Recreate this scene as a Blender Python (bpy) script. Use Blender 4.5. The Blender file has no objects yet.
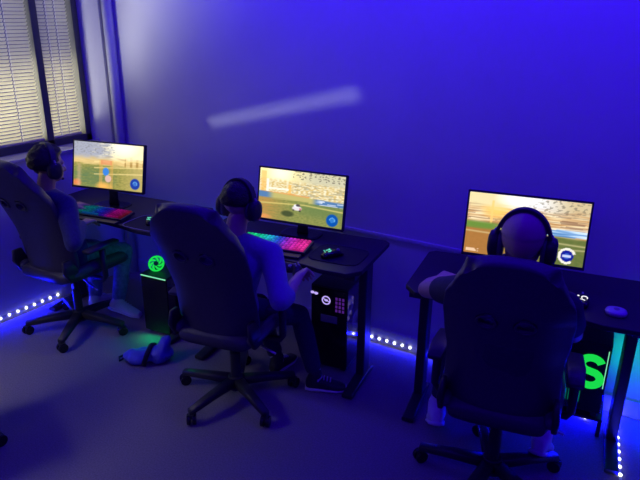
import bpy, bmesh, math, random
from mathutils import Vector, Matrix, Euler, noise

random.seed(7)
PI = math.pi
SC = bpy.context.scene
COL = SC.collection
V = Vector

# ------------------------------------------------------------------ helpers
def lin(c):
    """8-bit sRGB triple to linear RGBA"""
    o = []
    for v in c:
        v = v / 255.0
        o.append(v / 12.92 if v <= 0.04045 else ((v + 0.055) / 1.055) ** 2.4)
    return (o[0], o[1], o[2], 1.0)

def material(name, col, rough=0.6, metal=0.0, spec=0.5, var=0.0, scale=30.0, bump=0.0, bscale=None, detail=4.0, sheen=0.0):
    m = bpy.data.materials.new(name); m.use_nodes = True
    nt = m.node_tree; b = nt.nodes['Principled BSDF']
    b.inputs['Roughness'].default_value = rough
    b.inputs['Metallic'].default_value = metal
    b.inputs['Specular IOR Level'].default_value = spec
    b.inputs['Sheen Weight'].default_value = sheen
    c = (col[0], col[1], col[2], 1.0)
    b.inputs['Base Color'].default_value = c
    tc = nt.nodes.new('ShaderNodeTexCoord')
    nz = nt.nodes.new('ShaderNodeTexNoise'); nz.inputs['Scale'].default_value = scale; nz.inputs['Detail'].default_value = detail
    nt.links.new(tc.outputs['Object'], nz.inputs['Vector'])
    rp = nt.nodes.new('ShaderNodeValToRGB')
    rp.color_ramp.elements[0].position = 0.3; rp.color_ramp.elements[1].position = 0.7
    rp.color_ramp.elements[0].color = tuple(max(0, v * (1 - var)) for v in col[:3]) + (1,)
    rp.color_ramp.elements[1].color = tuple(min(1, v * (1 + var)) for v in col[:3]) + (1,)
    nt.links.new(nz.outputs['Fac'], rp.inputs['Fac'])
    nt.links.new(rp.outputs['Color'], b.inputs['Base Color'])
    if bump > 0:
        n2 = nt.nodes.new('ShaderNodeTexNoise'); n2.inputs['Scale'].default_value = bscale or scale * 3; n2.inputs['Detail'].default_value = 3
        nt.links.new(tc.outputs['Object'], n2.inputs['Vector'])
        bp = nt.nodes.new('ShaderNodeBump'); bp.inputs['Strength'].default_value = bump; bp.inputs['Distance'].default_value = 0.01
        nt.links.new(n2.outputs['Fac'], bp.inputs['Height']); nt.links.new(bp.outputs['Normal'], b.inputs['Normal'])
    return m

def emissive(name, col, strength=1.0):
    m = bpy.data.materials.new(name); m.use_nodes = True
    nt = m.node_tree; nt.nodes.clear()
    o = nt.nodes.new('ShaderNodeOutputMaterial'); e = nt.nodes.new('ShaderNodeEmission')
    e.inputs['Color'].default_value = (col[0], col[1], col[2], 1); e.inputs['Strength'].default_value = strength
    nt.links.new(e.outputs[0], o.inputs[0])
    return m

def emissive_attr(name, strength=1.0, attr='glow'):
    m = bpy.data.materials.new(name); m.use_nodes = True
    nt = m.node_tree; nt.nodes.clear()
    o = nt.nodes.new('ShaderNodeOutputMaterial'); e = nt.nodes.new('ShaderNodeEmission')
    a = nt.nodes.new('ShaderNodeAttribute'); a.attribute_name = attr
    e.inputs['Strength'].default_value = strength
    nt.links.new(a.outputs['Color'], e.inputs['Color']); nt.links.new(e.outputs[0], o.inputs[0])
    return m

def link(name, me, parent=None):
    o = bpy.data.objects.new(name, me); COL.objects.link(o)
    if parent is not None: o.parent = parent
    return o

def obj(name, bm, mat, parent=None, smooth=False, bevel=0.0, segs=2, autos=None, normals=True):
    if normals: bmesh.ops.recalc_face_normals(bm, faces=bm.faces)
    me = bpy.data.meshes.new(name); bm.to_mesh(me); bm.free()
    if mat is not None: me.materials.append(mat)
    o = link(name, me, parent)
    if bevel > 0:
        md = o.modifiers.new('bevel', 'BEVEL'); md.width = bevel; md.segments = segs; md.limit_method = 'ANGLE'; md.angle_limit = 0.6
    if smooth or bevel > 0:
        me.polygons.foreach_set('use_smooth', [True] * len(me.polygons))
        if bevel > 0 and not smooth:
            wn = o.modifiers.new('wn', 'WEIGHTED_NORMAL')
    return o

def tag(o, label=None, cat=None, group=None, kind=None):
    if label: o['label'] = label
    if cat: o['category'] = cat
    if group: o['group'] = group
    if kind: o['kind'] = kind
    return o

def thing(name, label, cat, loc=(0, 0, 0), rz=0.0, group=None):
    o = bpy.data.objects.new(name, None); COL.objects.link(o)
    o.empty_display_size = 0.1
    o.location = loc; o.rotation_euler = (0, 0, rz)
    return tag(o, label, cat, group)

def box(bm, c, s, rot=None):
    m = Matrix.Translation(V(c))
    if rot is not None: m = m @ (rot.to_4x4() if not isinstance(rot, Euler) else rot.to_matrix().to_4x4())
    m = m @ Matrix.Diagonal((s[0], s[1], s[2], 1))
    return bmesh.ops.create_cube(bm, size=1.0, matrix=m)['verts']

def frame_axes(d):
    d = V(d).normalized()
    a = V((0, 0, 1)) if abs(d.z) < 0.9 else V((0, 1, 0))
    x = a.cross(d).normalized(); y = d.cross(x).normalized()
    return x, y, d

def capsule(bm, a, b, ra, rb, n=14, k=4):
    a, b = V(a), V(b)
    if (b - a).length < 1e-6: b = a + V((0, 0, 1e-4))
    x, y, d = frame_axes(b - a)
    rings = []
    prof = []
    for i in range(1, k + 1):
        t = -PI / 2 + (PI / 2) * i / k; prof.append((a + d * (math.sin(t) * ra), math.cos(t) * ra))
    for i in range(0, k):
        t = (PI / 2) * i / k; prof.append((b + d * (math.sin(t) * rb), math.cos(t) * rb))
    for c, r in prof:
        rings.append([bm.verts.new(c + (x * math.cos(2 * PI * j / n) + y * math.sin(2 * PI * j / n)) * r) for j in range(n)])
    p0 = bm.verts.new(a - d * ra); p1 = bm.verts.new(b + d * rb)
    for j in range(n): bm.faces.new((p0, rings[0][(j + 1) % n], rings[0][j]))
    for i in range(len(rings) - 1):
        for j in range(n): bm.faces.new((rings[i][j], rings[i][(j + 1) % n], rings[i + 1][(j + 1) % n], rings[i + 1][j]))
    for j in range(n): bm.faces.new((rings[-1][j], rings[-1][(j + 1) % n], p1))

def chain(bm, pts, rs, n=14):
    for i in range(len(pts) - 1): capsule(bm, pts[i], pts[i + 1], rs[i], rs[i + 1], n)

def ellipsoid(bm, c, r, rot=None, seg=20, rings=14):
    m = Matrix.Translation(V(c))
    if rot is not None: m = m @ rot.to_4x4()
    m = m @ Matrix.Diagonal((r[0], r[1], r[2], 1))
    return bmesh.ops.create_uvsphere(bm, u_segments=seg, v_segments=rings, radius=1.0, matrix=m)['verts']

def cyl(bm, a, b, r, r2=None, n=20):
    a, b = V(a), V(b); x, y, d = frame_axes(b - a); r2 = r if r2 is None else r2
    A = [bm.verts.new(a + (x * math.cos(2 * PI * j / n) + y * math.sin(2 * PI * j / n)) * r) for j in range(n)]
    B = [bm.verts.new(b + (x * math.cos(2 * PI * j / n) + y * math.sin(2 * PI * j / n)) * r2) for j in range(n)]
    for j in range(n): bm.faces.new((A[j], A[(j + 1) % n], B[(j + 1) % n], B[j]))
    bm.faces.new(list(reversed(A))); bm.faces.new(B)

def loft(bm, secs, n=24, power=2.0):
    """secs: (center, xaxis, yaxis) with axis lengths = radii; closed at both ends"""
    rings = []
    for c, ax, ay in secs:
        c, ax, ay = V(c), V(ax), V(ay)
        ring = []
        for j in range(n):
            t = 2 * PI * j / n; ct, st = math.cos(t), math.sin(t)
            e = 2.0 / power
            ring.append(bm.verts.new(c + ax * (math.copysign(abs(ct) ** e, ct)) + ay * (math.copysign(abs(st) ** e, st))))
        rings.append(ring)
    for i in range(len(rings) - 1):
        for j in range(n): bm.faces.new((rings[i][j], rings[i][(j + 1) % n], rings[i + 1][(j + 1) % n], rings[i + 1][j]))
    bm.faces.new(list(reversed(rings[0]))); bm.faces.new(rings[-1])

def tube(bm, pts, r, n=10, closed=False):
    """swept tube of round section"""
    pts = [V(p) for p in pts]; rings = []
    N = len(pts)
    for i, p in enumerate(pts):
        if closed: d = pts[(i + 1) % N] - pts[i - 1]
        else: d = pts[min(i + 1, N - 1)] - pts[max(i - 1, 0)]
        x, y, d = frame_axes(d)
        if rings:
            px = rings[-1][1]; x = (px - d * px.dot(d)).normalized(); y = d.cross(x)
        rr = r[i] if isinstance(r, (list, tuple)) else r
        rings.append(([bm.verts.new(p + (x * math.cos(2 * PI * j / n) + y * math.sin(2 * PI * j / n)) * rr) for j in range(n)], x))
    rings = [q[0] for q in rings]
    for i in range(N - 1 + (1 if closed else 0)):
        A, B = rings[i], rings[(i + 1) % N]
        for j in range(n): bm.faces.new((A[j], A[(j + 1) % n], B[(j + 1) % n], B[j]))
    if not closed:
        bm.faces.new(list(reversed(rings[0]))); bm.faces.new(rings[-1])

def ribbon(bm, pts, wide, nrm, w, t):
    """flat strap: centre points, width vectors, normal vectors"""
    rings = []
    for p, a, b in zip(pts, wide, nrm):
        p, a, b = V(p), V(a).normalized() * w / 2, V(b).normalized() * t / 2
        rings.append([bm.verts.new(p + a + b), bm.verts.new(p - a + b), bm.verts.new(p - a - b), bm.verts.new(p + a - b)])
    for i in range(len(rings) - 1):
        for j in range(4): bm.faces.new((rings[i][j], rings[i][(j + 1) % 4], rings[i + 1][(j + 1) % 4], rings[i + 1][j]))
    bm.faces.new(list(reversed(rings[0]))); bm.faces.new(rings[-1])

def remeshed(name, bm, mat, parent, voxel=0.008, smooth=4, disp=0.0, dscale=6.0):
    me = bpy.data.meshes.new(name); bmesh.ops.recalc_face_normals(bm, faces=bm.faces); bm.to_mesh(me); bm.free()
    t = bpy.data.objects.new('tmp', me); COL.objects.link(t)
    r = t.modifiers.new('r', 'REMESH'); r.mode = 'VOXEL'; r.voxel_size = voxel
    if smooth:
        s = t.modifiers.new('s', 'SMOOTH'); s.factor = 0.5; s.iterations = smooth
    dg = bpy.context.evaluated_depsgraph_get()
    m2 = bpy.data.meshes.new_from_object(t.evaluated_get(dg))
    bpy.data.objects.remove(t); bpy.data.meshes.remove(me)
    m2.name = name
    if disp > 0:
        for v in m2.vertices:
            v.co += v.normal * (noise.noise(v.co * dscale) * disp)
    m2.materials.clear(); m2.materials.append(mat)
    m2.polygons.foreach_set('use_smooth', [True] * len(m2.polygons))
    return link(name, m2, parent)

# ------------------------------------------------------------------ materials
M = {}
M['wall'] = material('painted plaster', (0.62, 0.62, 0.66), 0.75, var=0.03, scale=3, bump=0.05, bscale=120, spec=0.3)
M['carpet'] = material('carpet', (0.28, 0.25, 0.26), 0.95, var=0.18, scale=140, bump=0.5, bscale=400, spec=0.1)
M['trim'] = material('painted trim', (0.55, 0.55, 0.6), 0.5, var=0.02)
M['sill'] = material('window sill paint', (0.45, 0.44, 0.45), 0.5, var=0.03)
M['winframe'] = material('dark window frame', (0.06, 0.058, 0.065), 0.45, var=0.05)
M['black'] = material('matt black plastic', (0.03, 0.029, 0.034), 0.45, var=0.1, scale=60)
M['gloss'] = material('gloss black plastic', (0.012, 0.012, 0.014), 0.22, var=0.1)
M['desk'] = material('black carbon desk top', (0.034, 0.028, 0.036), 0.5, var=0.2, scale=220)
M['steel'] = material('black powder coated steel', (0.03, 0.03, 0.034), 0.4, var=0.08, scale=80)
M['leather'] = material('black leatherette', (0.062, 0.056, 0.075), 0.42, var=0.12, scale=90, bump=0.15, bscale=260)
M['leather2'] = material('charcoal leatherette', (0.09, 0.088, 0.11), 0.45, var=0.1, scale=90, bump=0.15, bscale=260)
M['grey'] = material('grey plastic', (0.30, 0.30, 0.33), 0.4, var=0.05)
M['rim'] = material('satin rim plastic', (0.07, 0.07, 0.08), 0.3, var=0.05)
M['pale'] = material('pale plastic', (0.55, 0.5, 0.6), 0.35, var=0.05)
M['silver'] = material('brushed silver', (0.6, 0.6, 0.62), 0.3, metal=0.9, var=0.05)
M['skin'] = material('skin', (0.56, 0.37, 0.29), 0.55, var=0.06, scale=25)
M['skin2'] = material('skin tanned', (0.42, 0.26, 0.20), 0.55, var=0.06, scale=25)
M['hair'] = material('dark hair', (0.018, 0.013, 0.012), 0.5, var=0.4, scale=120, bump=0.6, bscale=160)
M['cropped'] = material('cropped fair hair', (0.50, 0.36, 0.29), 0.7, var=0.08, scale=300, bump=0.25, bscale=500)
M['hoodie'] = material('navy hoodie', (0.05, 0.055, 0.13), 0.9, var=0.15, scale=60, bump=0.2, bscale=300, sheen=0.1)
M['shirt'] = material('blue grey shirt', (0.23, 0.25, 0.42), 0.85, var=0.08, scale=60, bump=0.2, bscale=300)
M['dark_shirt'] = material('black tee', (0.05, 0.05, 0.07), 0.9, var=0.15, scale=60, bump=0.2, bscale=300)
M['jeans'] = material('dark jeans', (0.04, 0.042, 0.075), 0.9, var=0.25, scale=150, bump=0.2, bscale=400)
M['pale_jeans'] = material('faded jeans', (0.24, 0.28, 0.42), 0.9, var=0.3, scale=40, bump=0.2, bscale=400)
M['white_shoe'] = material('white canvas', (0.75, 0.74, 0.76), 0.6, var=0.04)
M['dark_shoe'] = material('black canvas', (0.03, 0.03, 0.035), 0.6, var=0.1)
M['sole'] = material('white rubber', (0.7, 0.7, 0.72), 0.55, var=0.03)
M['eye'] = material('eye', (0.75, 0.73, 0.7), 0.15, var=0.02)
M['bag'] = material('blue nylon', (0.10, 0.12, 0.5), 0.5, var=0.15, scale=20, bump=0.3, bscale=40)
M['bag_strap'] = material('black webbing', (0.02, 0.02, 0.025), 0.8, var=0.2)
M['cream'] = material('stitched edge', (0.4, 0.38, 0.42), 0.7, var=0.1)
M['pad'] = material('mouse mat cloth', (0.02, 0.02, 0.022), 0.9, var=0.2, scale=200)
M['led'] = emissive('led white blue', (0.75, 0.78, 1.0), 6.0)
M['tape'] = material('led tape', (0.5, 0.5, 0.55), 0.5, var=0.05)
M['green_glow'] = emissive('green fan light', (0.01, 0.75, 0.08), 0.95)
M['green_white'] = emissive('green white light', (0.25, 0.9, 0.5), 0.9)
M['teal_glow'] = emissive('teal logo light', (0.15, 0.85, 0.6), 0.9)
M['violet_glow'] = emissive('violet logo light', (0.55, 0.42, 1.0), 0.95)
M['dim_violet'] = emissive('dim violet light', (0.16, 0.03, 0.45), 0.4)
M['blue_glow'] = emissive('blue fan light', (0.06, 0.04, 0.9), 0.8)
M['white_glow'] = emissive('white logo light', (0.85, 0.85, 0.9), 1.2)
M['screen'] = emissive_attr('screen light', 1.2)
M['rgb'] = emissive_attr('key light', 1.0)

def glass_mat(name, tint, gloss=0.12):
    m = bpy.data.materials.new(name); m.use_nodes = True
    nt = m.node_tree; nt.nodes.clear()
    o = nt.nodes.new('ShaderNodeOutputMaterial'); mx = nt.nodes.new('ShaderNodeMixShader')
    t = nt.nodes.new('ShaderNodeBsdfTransparent'); t.inputs[0].default_value = tint + (1,)
    g = nt.nodes.new('ShaderNodeBsdfGlossy'); g.inputs['Roughness'].default_value = 0.05
    fr = nt.nodes.new('ShaderNodeLayerWeight'); fr.inputs[0].default_value = 0.21
    nt.links.new(fr.outputs['Facing'], mx.inputs[0]); nt.links.new(t.outputs[0], mx.inputs[1]); nt.links.new(g.outputs[0], mx.inputs[2])
    nt.links.new(mx.outputs[0], o.inputs[0])
    return m
M['glass'] = glass_mat('window glass', (0.95, 0.97, 0.96))
M['smoke'] = glass_mat('smoked glass', (0.5, 0.5, 0.55))

def slat_mat():
    m = bpy.data.materials.new('blind slat'); m.use_nodes = True
    nt = m.node_tree; nt.nodes.clear()
    o = nt.nodes.new('ShaderNodeOutputMaterial'); mx = nt.nodes.new('ShaderNodeMixShader'); mx.inputs[0].default_value = 0.16
    d = nt.nodes.new('ShaderNodeBsdfDiffuse'); t = nt.nodes.new('ShaderNodeBsdfTranslucent')
    tc = nt.nodes.new('ShaderNodeTexCoord'); nz = nt.nodes.new('ShaderNodeTexNoise'); nz.inputs['Scale'].default_value = 4
    rp = nt.nodes.new('ShaderNodeValToRGB'); rp.color_ramp.elements[0].color = (0.50, 0.48, 0.40, 1); rp.color_ramp.elements[1].color = (0.62, 0.60, 0.50, 1)
    nt.links.new(tc.outputs['Object'], nz.inputs[0]); nt.links.new(nz.outputs['Fac'], rp.inputs[0])
    nt.links.new(rp.outputs[0], d.inputs[0]); nt.links.new(rp.outputs[0], t.inputs[0])
    nt.links.new(d.outputs[0], mx.inputs[1]); nt.links.new(t.outputs[0], mx.inputs[2]); nt.links.new(mx.outputs[0], o.inputs[0])
    return m
M['slat'] = slat_mat()
M['tapecord'] = material('blind ladder tape', (0.85, 0.85, 0.8), 0.8, var=0.03)

# ------------------------------------------------------------------ the room
XL = -3.665      # window wall
WX = -3.85       # window plane
Y0, Y1 = -3.4, 0.0
SILL, HEAD = 1.04, 2.42
WY0, WY1 = -1.75, -0.10

bm = bmesh.new(); box(bm, ((XL + 1.9) / 2, -1.7, -0.05), (1.9 - XL + 0.4, 4.0, 0.1))
tag(obj('floor', bm, M['carpet']), kind='structure')
bm = bmesh.new(); box(bm, ((XL + 1.9) / 2, 0.05, 1.35), (1.9 - XL + 0.5, 0.1, 2.7))
tag(obj('wall_back', bm, M['wall']), kind='structure')
# window wall: below, above and beside the opening; reveal splays towards the back wall
bm = bmesh.new()
def prism(bm, poly, z0, z1):
    a = [bm.verts.new((x, y, z0)) for x, y in poly]; b = [bm.verts.new((x, y, z1)) for x, y in poly]
    n = len(poly)
    bm.faces.new(list(reversed(a))); bm.faces.new(b)
    for i in range(n): bm.faces.new((a[i], a[(i + 1) % n], b[(i + 1) % n], b[i]))
OX = XL - 0.27
prism(bm, [(XL, Y0), (XL, 0), (OX, 0), (OX, Y0)], 0, SILL - 0.02)
prism(bm, [(XL, Y0), (XL, 0), (OX, 0), (OX, Y0)], HEAD, 2.7)
prism(bm, [(XL, -0.045), (XL, 0), (OX, 0), (OX, -0.10), (WX, -0.10)], SILL - 0.02, HEAD)
prism(bm, [(XL, Y0), (XL, WY0), (OX, WY0), (OX, Y0)], SILL - 0.02, HEAD)
tag(obj('wall_left', bm, M['wall']), kind='structure')
# window sill board
bm = bmesh.new(); box(bm, ((XL + WX) / 2 + 0.005, (WY0 - 0.05) / 2 - 0.02, SILL - 0.01), (XL - WX + 0.03, -WY0 - 0.06, 0.02))
tag(obj('trim_1', bm, M['sill'], bevel=0.004), kind='structure')
# window: frame, mullion, glass
w = thing('window_1', None, None, (WX, 0, 0)); w['kind'] = 'structure'
def wbox(name, y0, y1, z0, z1, x0, x1, mat):
    b = bmesh.new(); box(b, ((x0 + x1) / 2, (y0 + y1) / 2, (z0 + z1) / 2), (x1 - x0, y1 - y0, z1 - z0)); return obj(name, b, mat, w, bevel=0.003)
wbox('window_frame', -0.147, -0.10, SILL, HEAD, -0.04, 0.03, M['winframe'])
wbox('window_frame', WY0, -0.10, SILL, SILL + 0.05, -0.04, 0.03, M['winframe'])
wbox('window_frame', WY0, -0.10, HEAD - 0.05, HEAD, -0.04, 0.03, M['winframe'])
wbox('window_frame', WY0, WY0 + 0.05, SILL, HEAD, -0.04, 0.03, M['winframe'])
wbox('mullion', -0.468, -0.416, SILL, HEAD, -0.04, 0.03, M['winframe'])
wbox('pane', -0.42, -0.143, SILL + 0.04, HEAD - 0.04, -0.036, -0.030, M['glass'])
wbox('pane', WY0 + 0.04, -0.46, SILL + 0.04, HEAD - 0.04, -0.036, -0.030, M['glass'])
# blinds
def blind(y0, y1, tapes, label):
    t = thing('window_blind', label, 'blind', (WX, (y0 + y1) / 2, SILL + 0.05), 0, 'venetian blinds')
    L = y1 - y0; z = 0.022; b = bmesh.new()
    H = HEAD - SILL - 0.1
    while z < H - 0.03:
        cuts = sorted(q - (y0 + y1) / 2 for q in tapes); ends = [-L / 2 + 0.004]
        for q in cuts: ends += [q - 0.0035, q + 0.0035]
        ends.append(L / 2 - 0.004)
        for e0, e1 in zip(ends[0::2], ends[1::2]):
            vs = []
            for k in range(5):
                u = (k / 4 - 0.5)
                a = math.radians(-50)
                crown = 0.0018 * (1 - 4 * u * u)
                px = u * 0.0255 * math.cos(a) + crown * math.sin(a); pz = -u * 0.0255 * math.sin(a) + crown * math.cos(a)
                vs.append((b.verts.new((px, e0, z + pz)), b.verts.new((px, e1, z + pz))))
            for k in range(4): b.faces.new((vs[k][0], vs[k + 1][0], vs[k + 1][1], vs[k][1]))
        z += 0.0225
    obj('slats', b, M['slat'], t, smooth=True, normals=False)
    for ty in tapes:
        b = bmesh.new(); box(b, (0.012, ty - (y0 + y1) / 2, H / 2), (0.0008, 0.002, H)); obj('ladder_tape', b, M['tapecord'], t)
    b = bmesh.new(); box(b, (0, 0, 0.008), (0.026, L - 0.006, 0.014)); obj('bottom_rail', b, M['slat'], t, bevel=0.003)
    b = bmesh.new(); box(b, (0, 0, H - 0.016), (0.028, L - 0.004, 0.03)); obj('head_rail', b, M['slat'], t, bevel=0.003)
blind(-0.406, -0.166, (-0.335, -0.265), 'narrow cream venetian blind in the window pane nearest the room corner')
blind(-1.69, -0.476, (-0.64, -1.1, -1.55), 'wide grey venetian blind in the larger pane left of the dark window mullion')
# corner conduit and raceway
bm = bmesh.new(); cyl(bm, (XL + 0.075, -0.035, 0.0), (XL + 0.075, -0.035, 2.7), 0.034, n=28)
tag(obj('trim_2', bm, M['trim'], smooth=True), kind='structure')
bm = bmesh.new(); box(bm, (XL + 0.02, -0.012, 1.35), (0.04, 0.024, 2.7))
tag(obj('trim_3', bm, M['trim'], bevel=0.004), kind='structure')
bm = bmesh.new(); box(bm, (-1.25, -0.006, 0.712), (1.1, 0.012, 0.024))
tag(obj('trim_4', bm, M['trim'], bevel=0.004), kind='structure')
bm = bmesh.new(); box(bm, ((XL + 1.9) / 2 + 0.05, -0.006, 0.05), (1.9 - XL - 0.1, 0.012, 0.10))
tag(obj('baseboard_back', bm, M['trim'], bevel=0.003), kind='structure')

# ------------------------------------------------------------------ led strips
def led_strip(pts, label, spacing, nrm):
    t = thing('led_strip', label, 'light strip', pts[0], 0, 'led strips along the floor')
    P = [V(p) - V(pts[0]) for p in pts]
    b = bmesh.new()
    for i in range(len(P) - 1):
        d = (P[i + 1] - P[i]).normalized(); side = d.cross(V(nrm)).normalized()
        ribbon(b, [P[i], P[i + 1]], [side, side], [nrm, nrm], 0.012, 0.003)
    obj('tape', b, M['tape'], t)
    tot = sum((P[i + 1] - P[i]).length for i in range(len(P) - 1)); s = spacing / 2
    proto = None
    while s < tot:
        q = s
        for i in range(len(P) - 1):
            l = (P[i + 1] - P[i]).length
            if q <= l: break
            q -= l
        p = P[i].lerp(P[i + 1], q / l) + V(nrm) * 0.003
        if proto is None:
            b = bmesh.new(); ellipsoid(b, (0, 0, 0), (0.008, 0.008, 0.008), seg=10, rings=8)
            proto = obj('led', b, M['led'], t, smooth=True); proto.location = p
        else:
            c = proto.copy(); COL.objects.link(c); c.parent = t; c.location = p
        s += spacing
led_strip([(XL + 0.004, -1.27, 0.032), (XL + 0.004, -0.68, 0.032)], 'lit blue led strip along the wall under the window', 0.062, (1, 0, 0))
led_strip([(-1.56, -0.016, 0.032), (-0.98, -0.016, 0.036)], 'lit blue led strip along the back wall between two desks', 0.052, (0, -1, 0))
led_strip([(-0.071, -0.0155, 0.05), (-0.068, -0.022, 0.004), (0.045, -0.72, 0.004)], 'long lit led strip running over the floor beside the far right desk leg', 0.056, (0, 0, 1))
led_strip([(-0.160, -0.0155, 0.10), (-0.19, -0.0155, 0.045), (-0.193, -0.03, 0.012), (-0.198, -0.16, 0.006)], 'short piece of led strip with three lights by the green lit computer', 0.085, (0, -0.7, 0.7))

# ------------------------------------------------------------------ monitors
def s2l(c):
    return lin(c)[:3]
def mixc(a, b, t):
    t = max(0.0, min(1.0, t)); return tuple(a[i] + (b[i] - a[i]) * t for i in range(3))
def sstep(a, b, x):
    t = max(0.0, min(1.0, (x - a) / (b - a))); return t * t * (3 - 2 * t)
def blob(u, v, cu, cv, ru, rv):
    return max(0.0, 1 - ((u - cu) / ru) ** 2 - ((v - cv) / rv) ** 2)

def scene_a(u, v):      # monitor of the far desk: blue car on a striped lane
    n = noise.noise(V((u * 9, v * 26, 3.0))); n2 = noise.noise(V((u * 30, v * 40, 8.0)))
    sky = mixc((165, 168, 185), (255, 242, 195), sstep(0.3, 0.75, u + 0.25 * n))
    sky = mixc(sky, (255, 255, 240), blob(u, v, 0.72, 0.95, 0.25, 0.25) * 0.9)
    c = mixc(sky, (120, 120, 120), 0.45 * (n2 > 0.25) * sstep(0.65, 0.8, v) * (u < 0.6))
    stand = mixc((215, 185, 120), (235, 205, 140), 0.5 + n)
    stand = mixc(stand, (150, 110, 50), 0.6 * (math.sin(u * 70) > 0.35) * (u > 0.74))
    c = mixc(stand, c, sstep(0.58, 0.74, v + 0.05 * n))
    field = mixc((128, 128, 66), (168, 158, 84), 0.5 + n2)
    field = mixc(field, (196, 176, 110), sstep(0.55, 1.0, u) * 0.8)
    field = mixc(field, (98, 124, 84), min(1, blob(u, v, 0.25, 0.22, 0.45, 0.3) * (0.75 + 0.6 * n)))
    c = mixc(field, c, sstep(0.47, 0.56, v + 0.02 * n))
    for k in (0.32, 0.46, 0.6):
        c = mixc(c, (245, 220, 150), 0.8 * math.exp(-((v - k - 0.12 * (u - 0.5)) / 0.012) ** 2) * (u > 0.3))
    c = mixc(c, (225, 170, 90), 0.5 * ((abs(u - 0.40) < 0.025 or abs(u - 0.56) < 0.022) and v < 0.62))
    c = mixc(c, (225, 130, 90), 0.6 * (0.40 < u < 0.56 and 0.52 < v < 0.62))
    c = mixc(c, (60, 130, 220), min(1, 2.5 * blob(u, v, 0.475, 0.37, 0.05, 0.1)))
    c = mixc(c, (240, 190, 190), min(0.8, 2.0 * blob(u, v, 0.51, 0.22, 0.05, 0.09)))
    c = mixc(c, (240, 180, 90), blob(u, v, 0.45, 0.04, 0.14, 0.12))
    c = mixc(c, (230, 130, 80), blob(u, v, 0.05, 0.07, 0.08, 0.1))
    c = mixc(c, (220, 180, 140), 0.5 * math.exp(-((u - 0.08) / 0.03) ** 2) * (v < 0.5))
    return hud(c, u, v, (0.895, 0.16), (30, 60, 160))

def scene_b(u, v):      # middle monitor: wide green arena
    n = noise.noise(V((u * 10, v * 30, 1.0))); n2 = noise.noise(V((u * 34, v * 46, 5.0))); n3 = noise.noise(V((u * 5, v * 60, 9.0)))
    sky = mixc((250, 235, 170), (205, 200, 170), sstep(0.3, 0.7, u))
    sky = mixc(sky, (255, 250, 225), blob(u, v, 0.25, 0.98, 0.18, 0.3))
    sky = mixc(sky, (90, 80, 70), 0.6 * (n2 > 0.2) * (u > 0.4) * (v > 0.84))
    stand = mixc((210, 180, 110), (240, 232, 200), 0.5 + 1.2 * n2)
    stand = mixc(stand, (150, 145, 120), 0.5 * (n > 0.15) * (u > 0.4))
    c = mixc(stand, sky, sstep(0.74, 0.84, v))
    c = mixc(c, (245, 185, 90), 0.55 * (abs(u - 0.05) < 0.03 and 0.5 < v < 0.95) + 0.7 * (abs(u - 0.37) < 0.016 and 0.46 < v < 0.72))
    c = mixc(c, (255, 250, 235), 0.9 * (0.09 < u < 0.115 and 0.55 < v < 0.8) + 0.8 * (0.115 < u < 0.36 and abs(v - 0.62) < 0.02))
    c = mixc(c, (225, 150, 80), 0.8 * (0.02 < u < 0.6 and abs(v - 0.53 + 0.02 * u) < 0.022))
    band = mixc((190, 180, 110), (85, 125, 175), sstep(0.62, 0.72, u) + (1 - sstep(0.08, 0.2, u)))
    band = mixc(band, (235, 240, 250), (0.8 if n3 > 0.1 else 0) * sstep(0.66, 0.75, u))
    c = mixc(band, c, sstep(0.50, 0.53, v + 0.06 * (u - 0.5)))
    field = mixc((118, 128, 70), (150, 150, 85), 0.5 + n2 * 0.8)
    field = mixc(field, (186, 140, 75), sstep(0.45, 0.0, u) * (0.6 + 0.5 * (n3 > 0)) * 0.9)
    field = mixc(field, (100, 125, 75), blob(u, v, 0.75, 0.3, 0.4, 0.2) * 0.7)
    c = mixc(field, c, sstep(0.40, 0.44, v + 0.03 * n3 + 0.02 * (u > 0.6)))
    c = mixc(c, (225, 205, 120), 0.8 * math.exp(-((v - 0.36 + 0.1 * abs(u - 0.55)) / 0.014) ** 2))
    c = mixc(c, (70, 80, 50), min(1, 1.6 * blob(u, v, 0.36, 0.15, 0.09, 0.07)))
    c = mixc(c, (225, 215, 220), min(1, 2.2 * blob(u, v, 0.47, 0.28, 0.065, 0.05)))
    c = mixc(c, (235, 235, 240), min(1, 2.2 * blob(u, v, 0.46, 0.325, 0.035, 0.035)))
    c = mixc(c, (190, 90, 100), min(0.8, 2 * blob(u, v, 0.51, 0.275, 0.018, 0.02)))
    c = mixc(c, (60, 55, 60), min(0.8, 2 * blob(u, v, 0.43, 0.24, 0.015, 0.02)) + min(0.8, 2 * blob(u, v, 0.505, 0.235, 0.015, 0.02)))
    c = mixc(c, (80, 70, 80), min(1, 1.8 * blob(u, v, 0.48, 0.34, 0.03, 0.03)))
    c = mixc(c, (240, 150, 90), 0.8 * blob(u, v, 0.05, 0.03, 0.14, 0.08))
    return hud(c, u, v, (0.885, 0.14), (10, 80, 170))

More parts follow.
